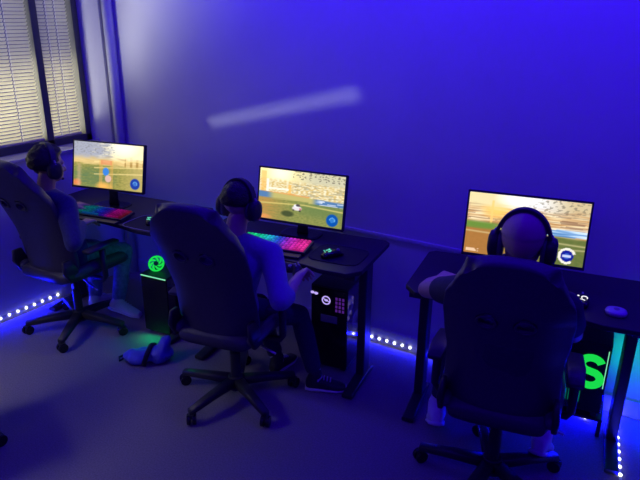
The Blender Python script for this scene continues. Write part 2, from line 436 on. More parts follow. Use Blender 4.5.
def scene_c(u, v):      # near monitor: sunlit arena, streaks
    n = noise.noise(V((u * 6, v * 34, 2.0))); n2 = noise.noise(V((u * 30, v * 36, 6.0))); n3 = noise.noise(V((u * 4 + v * 3, v * 50, 12.0)))
    sky = mixc((235, 220, 170), (240, 240, 245), sstep(0.3, 0.5, u))
    sky = mixc(sky, (210, 190, 150), sstep(0.55, 0.9, u))
    sky = mixc(sky, (120, 110, 95), 0.6 * (n2 > 0.18) * (u > 0.45))
    sky = mixc(sky, (255, 255, 250), blob(u, v, 0.42, 0.97, 0.22, 0.22))
    stand = mixc((190, 140, 90), (245, 225, 180), 0.5 + n * 1.3)
    stand = mixc(stand, (120, 85, 70), 0.55 * (n3 > 0.15))
    stand = mixc(stand, (255, 205, 110), min(1, 1.1 * blob(u, v, 0.25, 0.78, 0.16, 0.22)))
    c = mixc(stand, sky, sstep(0.72, 0.86, v + 0.05 * n))
    c = mixc(c, (255, 205, 120), 0.8 * (abs(u - 0.21) < 0.012 and 0.5 < v < 0.9))
    c = mixc(c, (235, 232, 215), 0.8 * math.exp(-((v - 0.56 - 0.06 * (u - 0.8)) / 0.014) ** 2) * (u > 0.5))
    blue = mixc((80, 130, 190), (200, 225, 250), 0.5 + 1.5 * n3)
    c = mixc(c, blue, sstep(0.6, 0.68, u) * (0.44 < v - 0.04 * (u - 0.8) < 0.545))
    c = mixc(c, (105, 140, 60), (1 - sstep(0.2, 0.4, u)) * sstep(0.35, 0.42, v) * (1 - sstep(0.5, 0.56, v)))
    field = mixc((110, 112, 55), (150, 130, 70), 0.5 + n2)
    field = mixc(field, (176, 115, 60), (1 - sstep(0.15, 0.55, u)) * 0.85)
    field = mixc(field, (90, 110, 60), sstep(0.5, 0.8, u) * 0.7)
    c = mixc(field, c, sstep(0.40, 0.45, v + 0.02 * n3))
    c = mixc(c, (220, 205, 150), 0.7 * math.exp(-((v - 0.37 + 0.05 * u) / 0.012) ** 2))
    c = mixc(c, (225, 205, 160), 0.6 * math.exp(-((v - 0.22 - 0.1 * (u - 0.6)) / 0.012) ** 2) * (u > 0.6))
    c = mixc(c, (240, 205, 170), 0.9 * (0.02 < u < 0.13 and 0.03 < v < 0.075 and n2 > -0.2))
    return hud(c, u, v, (0.865, 0.15), (20, 30, 150), True)

def hud(c, u, v, p, col, ring=False):
    du, dv = (u - p[0]) * 16 / 9, (v - p[1]); r = math.hypot(du, dv)
    if r < 0.135:
        a = math.atan2(dv, du)
        base = mixc(col, (90, 160, 230), 0.5 * (r < 0.045))
        c = mixc(c, base, 1 - sstep(0.105, 0.135, r) if not ring else 1 - sstep(0.09, 0.1, r))
        if ring:
            if 0.092 < r < 0.128 and not (-0.9 < a < 0.35): c = (240, 235, 220)
            if abs(du) < 0.06 and abs(dv) < 0.022: c = mixc(c, (220, 225, 250), 0.85)
        else:
            if 0.04 < r < 0.06 and a > -0.5: c = mixc(c, (120, 190, 240), 0.7)
    return c

def monitor(loc, yaw, tilt, painter, label, W=0.54, H=0.307):
    t = thing('monitor', label, 'monitor', (loc[0], loc[1], 0.75), yaw, 'gaming monitors on the desks')
    zb = loc[2] - 0.75
    R = Matrix.Translation((0, 0, zb)) @ Euler((-tilt, 0, 0)).to_matrix().to_4x4()
    bz, bb = 0.0085, 0.013
    b = bmesh.new(); box(b, (0, 0.014, H / 2), (W, 0.026, H)); 
    ext = bmesh.ops.bevel(b, geom=b.edges[:], offset=0.004, segments=2, affect='EDGES')
    box(b, (0, 0.035, H * 0.45), (W * 0.55, 0.03, H * 0.5))
    # recess for the screen is given by four bezel bars in front
    for c, s in (((0, 0.0, bb / 2), (W, 0.006, bb)), ((0, 0.0, H - bz / 2), (W, 0.006, bz)), ((-W / 2 + bz / 2, 0, H / 2), (bz, 0.006, H)), ((W / 2 - bz / 2, 0, H / 2), (bz, 0.006, H))):
        box(b, c, s)
    b.transform(R); h = obj('housing', b, M['black'], t)
    nx, nz = 144, 81; me = bpy.data.meshes.new('screen'); vs = []; fs = []; cs = []
    for j in range(nz + 1):
        for i in range(nx + 1):
            u, v = i / nx, j / nz
            vs.append(R @ V((-W / 2 + bz + u * (W - 2 * bz), -0.0005, bb + v * (H - bz - bb))))
            c = painter(u, v); cs.extend(lin(c)[:3] + (1.0,))
    for j in range(nz):
        for i in range(nx):
            a = j * (nx + 1) + i; fs.append((a, a + 1, a + nx + 2, a + nx + 1))
    me.from_pydata([tuple(p) for p in vs], [], fs); at = me.color_attributes.new('glow', 'FLOAT_COLOR', 'POINT'); at.data.foreach_set('color', cs)
    me.materials.append(M['screen']); so = link('screen', me, t); so['label'] = 'bright screen showing a car football arena'
    b = bmesh.new(); loft(b, [((0, 0.055, 0.008), (0.035, 0, 0), (0, 0.012, 0)), ((0, 0.06, zb * 0.6), (0.03, 0, 0), (0, 0.011, 0)), ((0, 0.062, zb + 0.13), (0.03, 0, 0), (0, 0.011, 0))], 20, 4)
    obj('stand_neck', b, M['black'], t, smooth=True)
    b = bmesh.new(); loft(b, [((0, 0.04, 0.0005), (0.12, 0, 0), (0, 0.085, 0)), ((0, 0.04, 0.008), (0.118, 0, 0), (0, 0.083, 0)), ((0, 0.04, 0.011), (0.105, 0, 0), (0, 0.07, 0))], 40, 3.2)
    obj('stand_base', b, M['gloss'], t)
    return t
monitor((-3.128, -0.578, 0.861), 0.215, 0.22, scene_a, 'black monitor on the desk nearest the window, blue car on screen')
monitor((-1.795, -0.379, 0.818), 0.130, 0.18, scene_b, 'black monitor on the middle desk, green arena with white car on screen')
monitor((-0.565, -0.388, 0.870), 0.176, 0.178, scene_c, 'black monitor on the right desk behind the cropped head, white ring on screen')

# ------------------------------------------------------------------ desks
def desk(loc, yaw, w, d, label):
    t = thing('gaming_desk', label, 'desk', (loc[0], loc[1], 0), yaw, 'gaming desks along the back wall')
    b = bmesh.new()
    # outline with a shallow waist cut in the front edge and clipped corners
    pts = []
    hw, hd = w / 2, d / 2
    pts += [(-hw, hd - 0.03), (-hw, -hd + 0.07), (-hw + 0.06, -hd), (-hw + 0.18, -hd)]
    for k in range(13):
        u = k / 12; x = -hw + 0.2 + u * (w - 0.4); pts.append((x, -hd + 0.045 * math.sin(PI * u) ** 0.8 if 0 < u < 1 else -hd))
    pts += [(hw - 0.18, -hd), (hw - 0.06, -hd), (hw, -hd + 0.07), (hw, hd - 0.03), (hw - 0.03, hd), (-hw + 0.03, hd)]
    clean = []
    for p in pts:
        if not clean or (V(p) - V(clean[-1])).length > 1e-4: clean.append(p)
    prism(b, clean, 0.725, 0.7495)
    obj('desktop', b, M['desk'], t, bevel=0.004)
    b = bmesh.new(); box(b, (0, hd - 0.08, 0.68), (w - 0.16, 0.03, 0.07)); obj('back_rail', b, M['steel'], t, bevel=0.004)
    for s in (-1, 1):
        x = s * (hw - 0.055)
        b = bmesh.new()
        a0 = V((x, 0.02, 0.035)); a1 = V((x, 0.02, 0.70))
        loft(b, [(a0, (0.024, 0, 0), (0, 0.05, 0)), (a1, (0.024, 0, 0), (0, 0.05, 0))], 24, 8)
        box(b, (x, -0.02, 0.712), (0.06, d - 0.12, 0.026))
        g = obj('leg', b, M['steel'], t, bevel=0.003)
        b = bmesh.new(); loft(b, [((x, -hd + 0.05, 0.018), (0.03, 0, 0), (0, 0, 0.012)), ((x, 0.02, 0.026), (0.032, 0, 0), (0, 0, 0.024)), ((x, hd - 0.15, 0.018), (0.03, 0, 0), (0, 0, 0.012))], 16, 5)
        obj('foot', b, M['steel'], g, bevel=0.002)
    return t
desk((-3.047, -0.555), 0.10, 1.10, 0.56, 'black gaming desk nearest the window, in the wall corner')
desk((-1.805, -0.493), 0.13, 1.05, 0.54, 'black gaming desk in the middle with the rainbow keyboard')
desk((-0.526, -0.362), 0.15, 1.05, 0.56, 'black gaming desk at the right with the largest looking monitor')

# ------------------------------------------------------------------ keyboards
def keyboard(loc, yaw, stops, gain, label, w=0.40, d=0.135):
    t = thing('keyboard', label, 'keyboard', (loc[0], loc[1], 0.75), yaw, 'lit gaming keyboards')
    tilt = Euler((0.09, 0, 0)).to_matrix().to_4x4()
    b = bmesh.new(); box(b, (0, 0, 0.017), (w, d, 0.02)); b.transform(tilt); 
    b.transform(Matrix.Translation((0, 0, 0.0015 + d / 2 * math.sin(0.09) - 0.007 + 0.0)))
    obj('case', b, M['black'], t, bevel=0.004)
    def colour(u):
        for i in range(len(stops) - 1):
            if u <= stops[i + 1][0]:
                k = (u - stops[i][0]) / (stops[i + 1][0] - stops[i][0]); return mixc(stops[i][1], stops[i + 1][1], k)
        return stops[-1][1]
    me = bpy.data.meshes.new('keys'); vs, fs, cs = [], [], []
    up = Matrix.Translation((0, 0, 0.0015 + d / 2 * math.sin(0.09) - 0.007)) @ tilt
    nr, nc = 6, 18; kw, kd = (w - 0.02) / nc, (d - 0.018) / nr
    for r in range(nr):
        c = 0
        while c < nc:
            wid = 6 if (r == 0 and c == 4) else 1
            x0 = -w / 2 + 0.01 + c * kw + 0.0012; x1 = x0 + wid * kw - 0.0024
            y0 = -d / 2 + 0.009 + r * kd + 0.0012; y1 = y0 + kd - 0.0024
            ins = 0.0028; base = len(vs)
            for (xx, yy, zz) in ((x0, y0, 0.027), (x1, y0, 0.027), (x1, y1, 0.027), (x0, y1, 0.027), (x0 + ins, y0 + ins, 0.0355), (x1 - ins, y0 + ins, 0.0355), (x1 - ins, y1 - ins, 0.0355), (x0 + ins, y1 - ins, 0.0355)):
                vs.append(tuple(up @ V((xx, yy, zz))))
            lit = colour((c + wid / 2) / nc)
            dim = gain * (0.5 + 0.5 * random.random())
            for f in ((4, 5, 6, 7), (0, 1, 5, 4), (1, 2, 6, 5), (2, 3, 7, 6), (3, 0, 4, 7)):
                fs.append(tuple(base + q for q in f))
                k = dim * (0.95 if f[0] == 4 else 0.55)
                cs.append(tuple(v * k for v in lin(lit)[:3]) + (1.0,))
            c += wid
    me.from_pydata(vs, [], fs); at = me.color_attributes.new('glow', 'FLOAT_COLOR', 'CORNER')
    flat = []
    for pi, p in enumerate(me.polygons):
        for _ in p.loop_indices: flat.extend(cs[pi])
    at.data.foreach_set('color', flat); me.materials.append(M['rgb'])
    k = link('keys', me, t); k['label'] = 'rainbow backlit keys'
    b = bmesh.new(); box(b, (0, -d / 2 - 0.028, 0.007), (w - 0.02, 0.05, 0.012)); obj('wrist_rest', b, M['cream'] if gain < 0.6 else M['black'], t, bevel=0.004)
    return t
keyboard((-1.81, -0.585), 0.20, [(0, (40, 235, 130)), (0.2, (30, 240, 170)), (0.4, (40, 190, 235)), (0.55, (50, 70, 245)), (0.68, (190, 50, 230)), (0.85, (255, 50, 190)), (1, (255, 60, 170))], 1.15, 'brightly lit keyboard, green to pink, on the middle desk', d=0.15)
keyboard((-3.02, -0.725), 0.18, [(0, (20, 130, 130)), (0.3, (20, 140, 160)), (0.5, (25, 50, 220)), (0.62, (60, 30, 210)), (0.75, (190, 20, 160)), (0.9, (170, 20, 120)), (1, (150, 40, 60))], 0.6, 'dim teal and magenta lit keyboard on the desk nearest the window')

# ------------------------------------------------------------------ mice, mats, puck
def mouse(loc, yaw, glow, label):
    t = thing('computer_mouse', label, 'mouse', (loc[0], loc[1], 0.7525), yaw, 'gaming mice on the desks')
    b = bmesh.new()
    secs = []
    for k in range(13):
        u = k / 12; y = -0.06 + 0.12 * u
        hgt = 0.038 * math.sin(PI * (0.12 + 0.80 * u)) ** 0.7; wd = 0.031 * (math.sin(PI * (0.06 + 0.88 * u)) ** 0.35) * (1 - 0.12 * math.sin(PI * u))
        secs.append(((0, y, hgt / 2), (wd, 0, 0), (0, 0, hgt / 2)))
    loft(b, secs, 20, 2.6); obj('shell', b, M['gloss'], t, smooth=True)
    # glowing logo: a curled mark and a dot on the palm, lying on the shell
    b = bmesh.new()
    pts = []
    for k in range(15):
        a = -0.6 + k / 14 * 4.4; pts.append(V((0.012 * math.cos(a) + 0.004, -0.025 + 0.014 * math.sin(a), 0.0385)))
    tube(b, pts, 0.0022, 6); tube(b, [V((-0.018, -0.04, 0.036)), V((-0.006, -0.042, 0.037)), V((0.006, -0.046, 0.035))], 0.002, 6)
    ellipsoid(b, (-0.02, -0.005, 0.036), (0.005, 0.005, 0.0025))
    obj('lit_logo', b, glow, t, smooth=True)
    b = bmesh.new(); cyl(b, (-0.004, 0.035, 0.03), (0.004, 0.035, 0.03), 0.009, n=18); obj('scroll_wheel', b, M['grey'], t, smooth=True)
    return t
def mat(loc, yaw, w, d, label, edge):
    t = thing('mouse_mat', label, 'mouse mat', (loc[0], loc[1], 0.7497), yaw, 'mouse mats on the desks')
    b = bmesh.new(); loft(b, [((0, 0, 0.0), (w / 2, 0, 0), (0, d / 2, 0)), ((0, 0, 0.0025), (w / 2, 0, 0), (0, d / 2, 0))], 48, 5); obj('cloth', b, M['pad'], t)
    b = bmesh.new(); pts = []
    for j in range(48):
        a = 2 * PI * j / 48; e = 0.4; pts.append(V((math.copysign(abs(math.cos(a)) ** e, math.cos(a)) * w / 2, math.copysign(abs(math.sin(a)) ** e, math.sin(a)) * d / 2, 0.0022)))
    tube(b, pts, 0.002, 6, True); obj('stitched_edge', b, edge, t, smooth=True)
mat((-2.66, -0.665), 0.1, 0.28, 0.24, 'dark mouse mat with pale edge on the desk nearest the window', M['cream'])
mat((-1.46, -0.50), 0.13, 0.28, 0.24, 'dark mouse mat right of the rainbow keyboard on the middle desk', M['pad'])
mouse((-2.655, -0.66), 0.5, M['teal_glow'], 'black mouse with green teal logo on the desk nearest the window')
mouse((-1.475, -0.545), -0.5, M['teal_glow'], 'black mouse with teal curled logo on the middle desk')
mouse((-0.275, -0.425), 0.2, M['white_glow'], 'black mouse with white lit logo on the right desk')
t = thing('puck', 'small pale rounded puck near the right end of the right desk', 'puck', (-0.135, -0.455, 0.75), 0.1)
b = bmesh.new(); loft(b, [((0, 0, 0.0), (0.04, 0, 0), (0, 0.036, 0)), ((0, 0, 0.012), (0.044, 0, 0), (0, 0.04, 0)), ((0, 0, 0.02), (0.04, 0, 0), (0, 0.036, 0)), ((0, 0, 0.024), (0.028, 0, 0), (0, 0.025, 0))], 28, 2.3)
obj('shell', b, M['pale'], t, smooth=True)
b = bmesh.new(); cyl(b, (0, 0, 0.0235), (0, 0, 0.0255), 0.012, n=20); obj('button', b, M['grey'], t)

# ------------------------------------------------------------------ computers
def ring(bm, c, nrm, r, th, n=28, a0=0.0, a1=2 * PI):
    x, y, d = frame_axes(nrm); closed = abs(a1 - a0) >= 2 * PI - 1e-6
    k = n if closed else n + 1
    tube(bm, [V(c) + (x * math.cos(a0 + (a1 - a0) * i / n) + y * math.sin(a0 + (a1 - a0) * i / n)) * r for i in range(k)], th, 6, closed)
def tower(name, loc, yaw, w, d, h, label):
    t = thing('computer_tower', label, 'computer', loc, yaw, 'computer towers under the desks')
    b = bmesh.new(); th = 0.012
    box(b, (0, 0, 0.025 + th / 2), (w, d, th)); box(b, (0, 0, h - th / 2), (w, d, th))
    box(b, (-w / 2 + th / 2, 0, h / 2 + 0.012), (th, d, h - 0.024)); box(b, (0, d / 2 - th / 2, h / 2 + 0.012), (w, th, h - 0.024))
    for sx in (-1, 1):
        for sy in (-1, 1): box(b, (sx * w * 0.36, sy * d * 0.38, 0.0125), (0.03, 0.05, 0.025))
    obj('case', b, M['black'], t, bevel=0.003)
    b = bmesh.new(); box(b, (w / 2 - 0.002, 0, h / 2 + 0.012), (0.004, d - 0.01, h - 0.05)); obj('glass_side', b, M['smoke'], t)
    return t
def blades(t, c, nrm, r, mat_, name='fan'):
    b = bmesh.new(); x, y, d = frame_axes(nrm); c = V(c)
    ring(b, c, nrm, r, 0.006)
    for k in range(7):
        a = 2 * PI * k / 7; p = []
        for q in range(5):
            rr = 0.3 * r + 0.65 * r * q / 4; aa = a + 0.25 * q; p.append(c + (x * math.cos(aa) + y * math.sin(aa)) * rr)
        ribbon(b, p, [d] * 5, [d.cross((p[-1] - p[0]).normalized())] * 5, 0.007, 0.012)
    o = obj(name, b, mat_, t)
    b = bmesh.new(); cyl(b, c - d * 0.008, c + d * 0.010, r * 0.32, n=20); obj('fan_hub', b, M['black'], o)
    return o
# green lit tower under the window desk
t = tower('a', (-2.69, -0.47, 0), 0.10, 0.20, 0.42, 0.41, 'computer tower glowing green at its top, under the window desk')
b = bmesh.new(); box(b, (0, -0.206, 0.205), (0.196, 0.012, 0.36)); obj('front_panel', b, M['gloss'], t, bevel=0.003)
blades(t, (-0.045, -0.12, 0.452), (0.3, -0.7, 0.5), 0.046, M['green_glow'], 'top_fan')
b = bmesh.new(); box(b, (0, -0.212, 0.402), (0.19, 0.006, 0.006)); obj('lit_edge', b, M['green_white'], t)  # green light caught by the case's top edge, put in as emission
# violet lit tower under the middle desk
t = tower('b', (-1.57, -0.25, 0), 0.13, 0.22, 0.40, 0.525, 'computer tower with violet ring logo under the middle desk')
b = bmesh.new(); box(b, (0, -0.196, 0.272), (0.216, 0.012, 0.485)); obj('front_panel', b, M['gloss'], t, bevel=0.003)
b = bmesh.new(); ring(b, (-0.018, -0.203, 0.442), (0, 1, 0), 0.023, 0.0038); ellipsoid(b, (-0.018, -0.203, 0.442), (0.011, 0.003, 0.007))
tube(b, [V((-0.039, -0.203, 0.451)), V((-0.018, -0.203, 0.445)), V((0.003, -0.203, 0.433))], 0.0025, 6)
o = obj('ring_logo', b, M['violet_glow'], t, smooth=True); o['label'] = 'glowing pale violet ring logo'
b = bmesh.new()
for r in range(4):
    for c in range(3): box(b, (0.044 + c * 0.02, -0.203, 0.462 - r * 0.024), (0.012, 0.003, 0.016))
obj('vent_grid', b, M['dim_violet'], t)
b = bmesh.new(); box(b, (0.0, -0.203, 0.33), (0.10, 0.004, 0.045)); obj('drive_cover', b, M['grey'], t, bevel=0.002)
b = bmesh.new()
for p in ((-0.078, -0.206, 0.475), (-0.1, -0.206, 0.478)): ellipsoid(b, p, (0.012, 0.006, 0.008))
obj('power_light', b, M['violet_glow'], t, smooth=True)
blades(t, (0.085, -0.12, 0.39), (1, 0, 0), 0.055, M['blue_glow']); blades(t, (0.09, 0.0, 0.25), (1, 0, 0), 0.055, M['blue_glow'])
b = bmesh.new()
tube(b, [V((0.1, -0.17, 0.40)), V((0.1, -0.16, 0.435)), V((0.1, -0.12, 0.43)), V((0.1, -0.09, 0.40))], 0.004, 6)
for p in ((0.1, -0.10, 0.435), (0.1, -0.13, 0.36), (0.1, -0.16, 0.335), (0.1, -0.15, 0.425)): ellipsoid(b, p, (0.006, 0.013, 0.013))
obj('inner_lights', b, M['violet_glow'], t, smooth=True)
# tower with the glowing green S under the right desk
t = tower('c', (-0.245, -0.155, 0.105), 0.10, 0.21, 0.25, 0.40, 'computer tower with glowing green letter S under the right desk')
fy = -0.125
b = bmesh.new(); box(b, (0, fy + 0.003, 0.212), (0.206, 0.010, 0.365)); obj('front_panel', b, M['gloss'], t, bevel=0.003)
b = bmesh.new(); pts = []
cz = 0.25
for k in range(13):
    a = 0.35 + k / 12 * 3.9; pts.append(V((0.030 + 0.044 * math.cos(a), fy - 0.006, cz + 0.036 + 0.036 * math.sin(a))))
for k in range(1, 13):
    a = 1.35 - k / 12 * 3.9; pts.append(V((0.030 + 0.046 * math.cos(a), fy - 0.006, cz - 0.038 + 0.038 * math.sin(a))))
ribbon(b, pts, [((pts[min(i + 1, len(pts) - 1)] - pts[max(i - 1, 0)]).cross(V((0, 1, 0)))) for i in range(len(pts))], [(0, 1, 0)] * len(pts), 0.036, 0.005)
o = obj('letter', b, M['green_glow'], t); o['label'] = 'glowing green letter S'
b = bmesh.new(); ellipsoid(b, (-0.012, fy - 0.007, cz - 0.002), (0.018, 0.004, 0.010)); obj('hot_spot', b, M['green_white'], t, smooth=True)
b = bmesh.new()
for k in range(6): box(b, (-0.06 + k * 0.012, fy - 0.004, 0.10), (0.004, 0.004, 0.06))
obj('grille', b, emissive('dim green light', (0.0, 0.25, 0.12), 0.6), t)
b = bmesh.new(); box(b, (0.094, fy - 0.004, 0.27), (0.004, 0.004, 0.20)); obj('lit_edge', b, M['green_white'], t)  # lit edge of case and glass, painted as a glowing strip
blades(t, (0.06, 0.0, 0.27), (1, 0, 0), 0.06, M['green_glow'])
t = thing('computer_stand', 'low black stand holding the computer with the green letter', 'stand', (-0.245, -0.155, 0), 0.10)
b = bmesh.new(); box(b, (0, 0, 0.097), (0.24, 0.26, 0.014)); obj('shelf', b, M['black'], t, bevel=0.003)
for sx in (-1, 1):
    for sy in (-1, 1):
        b = bmesh.new(); box(b, (sx * 0.11, sy * 0.115, 0.045), (0.018, 0.018, 0.09)); obj('leg', b, M['steel'], t, bevel=0.002)

# ------------------------------------------------------------------ gaming chairs
def grid_surface(bm, nu, nv, f, skip=None):
    vv = [[bm.verts.new(f(i / nu, j / nv)) for i in range(nu + 1)] for j in range(nv + 1)]
    for j in range(nv):
        for i in range(nu):
            if skip and skip((i + 0.5) / nu, (j + 0.5) / nv): continue
            bm.faces.new((vv[j][i], vv[j][i + 1], vv[j + 1][i + 1], vv[j + 1][i]))

BZ0, BZ1 = 0.47, 1.18
def prof(v):     # backrest half width against height 0..1
    pts = [(0, .195), (.12, .205), (.35, .20), (.52, .212), (.68, .216), (.77, .210), (.84, .185), (.91, .164), (.96, .152), (1, .130)]
    for i in range(len(pts) - 1):
        if v <= pts[i + 1][0]:
            k = (v - pts[i][0]) / (pts[i + 1][0] - pts[i][0]); k = k * k * (3 - 2 * k); return pts[i][1] + (pts[i + 1][1] - pts[i][1]) * k
    return pts[-1][1]
def back_pt(u, v):
    s = 2 * u - 1; w = prof(v)
    x = s * w; z = BZ0 + v * (BZ1 - BZ0)
    if v > 0.9: z -= 0.035 * (abs(s) ** 3) * (v - 0.9) / 0.1
    y = -0.185 - 0.21 * v + 0.075 * abs(s) ** 2.6 * (1 - 0.25 * v) * (1 - 0.85 * max(0.0, min(1.0, (v - 0.68) / 0.2))) + 0.03 * math.sin(PI * min(1, v * 1.4))
    return V((x, y, z))
HOLES = ((0.355, 0.655), (0.645, 0.655))
def in_hole(u, v, k=1.0):
    for hu, hv in HOLES:
        if ((u - hu) / (0.07 * k)) ** 2 + ((v - hv) / (0.034 * k)) ** 2 < 1: return True
    return False

def gaming_chair(loc, yaw, label, base_rot=0.3, lift=0.0):
    t = thing('gaming_chair', label, 'chair', loc, yaw, 'gaming chairs at the desks')
    # base
    b = bmesh.new(); cyl(b, (0, 0, 0.06), (0, 0, 0.13), 0.05, 0.04, 24); obj('base_hub', b, M['black'], t, bevel=0.004)
    for k in range(5):
        a = base_rot + 2 * PI * k / 5; d = V((math.cos(a), math.sin(a), 0)); s = V((-d.y, d.x, 0))
        b = bmesh.new(); loft(b, [(d * 0.03 + V((0, 0, 0.10)), s * 0.032, V((0, 0, 0.024))), (d * 0.17 + V((0, 0, 0.092)), s * 0.026, V((0, 0, 0.02))), (d * 0.32 + V((0, 0, 0.077)), s * 0.02, V((0, 0, 0.015)))], 16, 4)
        obj('base_leg', b, M['black'], t, smooth=True)
        b = bmesh.new(); p = d * 0.315
        cyl(b, p + V((0, 0, 0.045)), p + V((0, 0, 0.078)), 0.008, n=10)
        box(b, p + V((0, 0, 0.05)), (0.03, 0.03, 0.02))
        c = obj('caster', b, M['black'], t)
        for sgn in (-1, 1):
            b = bmesh.new(); e = (s * 0.7 + d * 0.7 * (1 if k % 2 else -1)).normalized(); q = p + e * (0.014 * sgn) + V((0, 0, 0.030))
            cyl(b, q - e * 0.009, q + e * 0.009, 0.029, n=24); obj('wheel', b, M['gloss'], c, bevel=0.003)
    b = bmesh.new(); cyl(b, (0, 0, 0.07), (0, 0, 0.27), 0.027, n=20); cyl(b, (0, 0, 0.27), (0, 0, 0.37), 0.016, n=20); obj('gas_lift', b, M['steel'], t)
    b = bmesh.new(); box(b, (0, -0.02, 0.393), (0.15, 0.24, 0.034)); obj('tilt_mechanism', b, M['steel'], t, bevel=0.006)
    b = bmesh.new(); tube(b, [V((0.06, -0.0, 0.365)), V((0.20, -0.04, 0.35)), V((0.26, -0.06, 0.345))], 0.006, 8); obj('lever', b, M['silver'], t, smooth=True)
    # seat
    b = bmesh.new()
    loft(b, [((0, -0.225, 0.452), (0.18, 0, 0), (0, 0, 0.034)), ((0, -0.15, 0.452), (0.21, 0, 0), (0, 0, 0.042)), ((0, 0.1, 0.452), (0.23, 0, 0), (0, 0, 0.043)), ((0, 0.22, 0.45), (0.23, 0, 0), (0, 0, 0.042)), ((0, 0.262, 0.442), (0.215, 0, 0), (0, 0, 0.028))], 28, 4)
    obj('seat', b, M['leather'], t, smooth=True)
    for s in (-1, 1):
        b = bmesh.new(); chain(b, [(s * 0.20, -0.19, 0.475), (s * 0.215, 0.05, 0.482), (s * 0.212, 0.21, 0.47)], [0.030, 0.034, 0.028]); remeshed('seat_bolster', b, M['leather2'], t, 0.01, 3)
    # backrest shell
    b = bmesh.new(); grid_surface(b, 44, 56, back_pt, lambda u, v: in_hole(u, v))
    o = obj('backrest', b, M['leather'], t, smooth=True)
    md = o.modifiers.new('thick', 'SOLIDIFY'); md.thickness = 0.06; md.offset = 0
    md = o.modifiers.new('sub', 'SUBSURF'); md.levels = md.render_levels = 1
    # rims of the two harness openings, on both faces
    for hu, hv in HOLES:
        e = 0.004
        pu = (back_pt(hu + e, hv) - back_pt(hu - e, hv)).normalized(); pv = (back_pt(hu, hv + e) - back_pt(hu, hv - e)).normalized(); nn = pu.cross(pv).normalized()
        for off in (-0.033, 0.033):
            b = bmesh.new(); tube(b, [back_pt(hu + 0.074 * math.cos(2 * PI * k / 24), hv + 0.037 * math.sin(2 * PI * k / 24)) + nn * off for k in range(24)], 0.005, 6, True)
            obj('harness_rim', b, M['rim'], t, smooth=True)
    # lumbar cushion
    b = bmesh.new(); loft(b, [((0, -0.13, 0.53), (0.13, 0, 0), (0, 0.02, 0)), ((0, -0.135, 0.60), (0.15, 0, 0), (0, 0.04, 0)), ((0, -0.17, 0.68), (0.13, 0, 0), (0, 0.02, 0))], 24, 3); obj('lumbar_cushion', b, M['leather2'], t, smooth=True)
    for s in (-1, 1):
        b = bmesh.new(); loft(b, [((s * 0.215, -0.17, 0.44), (0.012, 0, 0), (0, 0.04, 0)), ((s * 0.215, -0.20, 0.51), (0.014, 0, 0), (0, 0.05, 0)), ((s * 0.208, -0.215, 0.58), (0.01, 0, 0), (0, 0.03, 0))], 16, 4); obj('recliner_bracket', b, M['black'], t, smooth=True)
        b = bmesh.new(); tube(b, [V((s * 0.16, 0.0, 0.395)), V((s * 0.262, 0.0, 0.395)), V((s * 0.275, 0.0, 0.42)), V((s * 0.272, 0.0, 0.60))], [0.016, 0.016, 0.018, 0.02], 10); ar = obj('armrest', b, M['black'], t, smooth=True)
        b = bmesh.new(); loft(b, [((s * 0.268, -0.12, 0.612), (0.03, 0, 0), (0, 0, 0.011)), ((s * 0.268, 0.0, 0.615), (0.036, 0, 0), (0, 0, 0.014)), ((s * 0.265, 0.12, 0.612), (0.03, 0, 0), (0, 0, 0.011))], 20, 3.5); obj('pad', b, M['leather'], ar, smooth=True)
    for o in t.children:
        if not o.name.startswith(('base', 'caster')): o.location.z += lift
    return t

CH1, YA1 = V((-3.17, -0.87, 0)), 0.08
CH2, YA2 = V((-1.83, -0.93, 0)), 0.20
CH3, YA3 = V((-0.48, -0.84, 0)), 0.17
def base_from(ctr, yaw, pt):
    return math.atan2(pt[1] - ctr.y, pt[0] - ctr.x) - yaw
gaming_chair(CH1, YA1, 'black gaming chair nearest the window, seating the person at the far desk', base_from(CH1, YA1, (-3.37, -1.11)))
gaming_chair(CH2, YA2, 'black gaming chair at the middle desk, its five star base in full view', base_from(CH2, YA2, (-1.866, -1.253)))
gaming_chair(CH3, YA3, 'black gaming chair nearest the camera, seating the person with cropped hair', base_from(CH3, YA3, (-0.794, -0.884)), 0.018)
gaming_chair((-2.76, -2.05, 0), -1.9, 'black gaming chair with only its caster showing at the left picture edge', base_from(V((-2.76, -2.05, 0)), -1.9, (-2.52, -1.84)))

# ------------------------------------------------------------------ people
def ik(a, c, l1, l2, pole):
    a, c = V(a), V(c); d = c - a; L = d.length; mx = (l1 + l2) * 0.995
    if L > mx: c = a + d * (mx / L); d = c - a; L = mx
    x = (l1 * l1 - l2 * l2 + L * L) / (2 * L); h = math.sqrt(max(0, l1 * l1 - x * x))
    u = d / L; p = V(pole); p = (p - u * p.dot(u)).normalized()
    return a + u * x + p * h, c

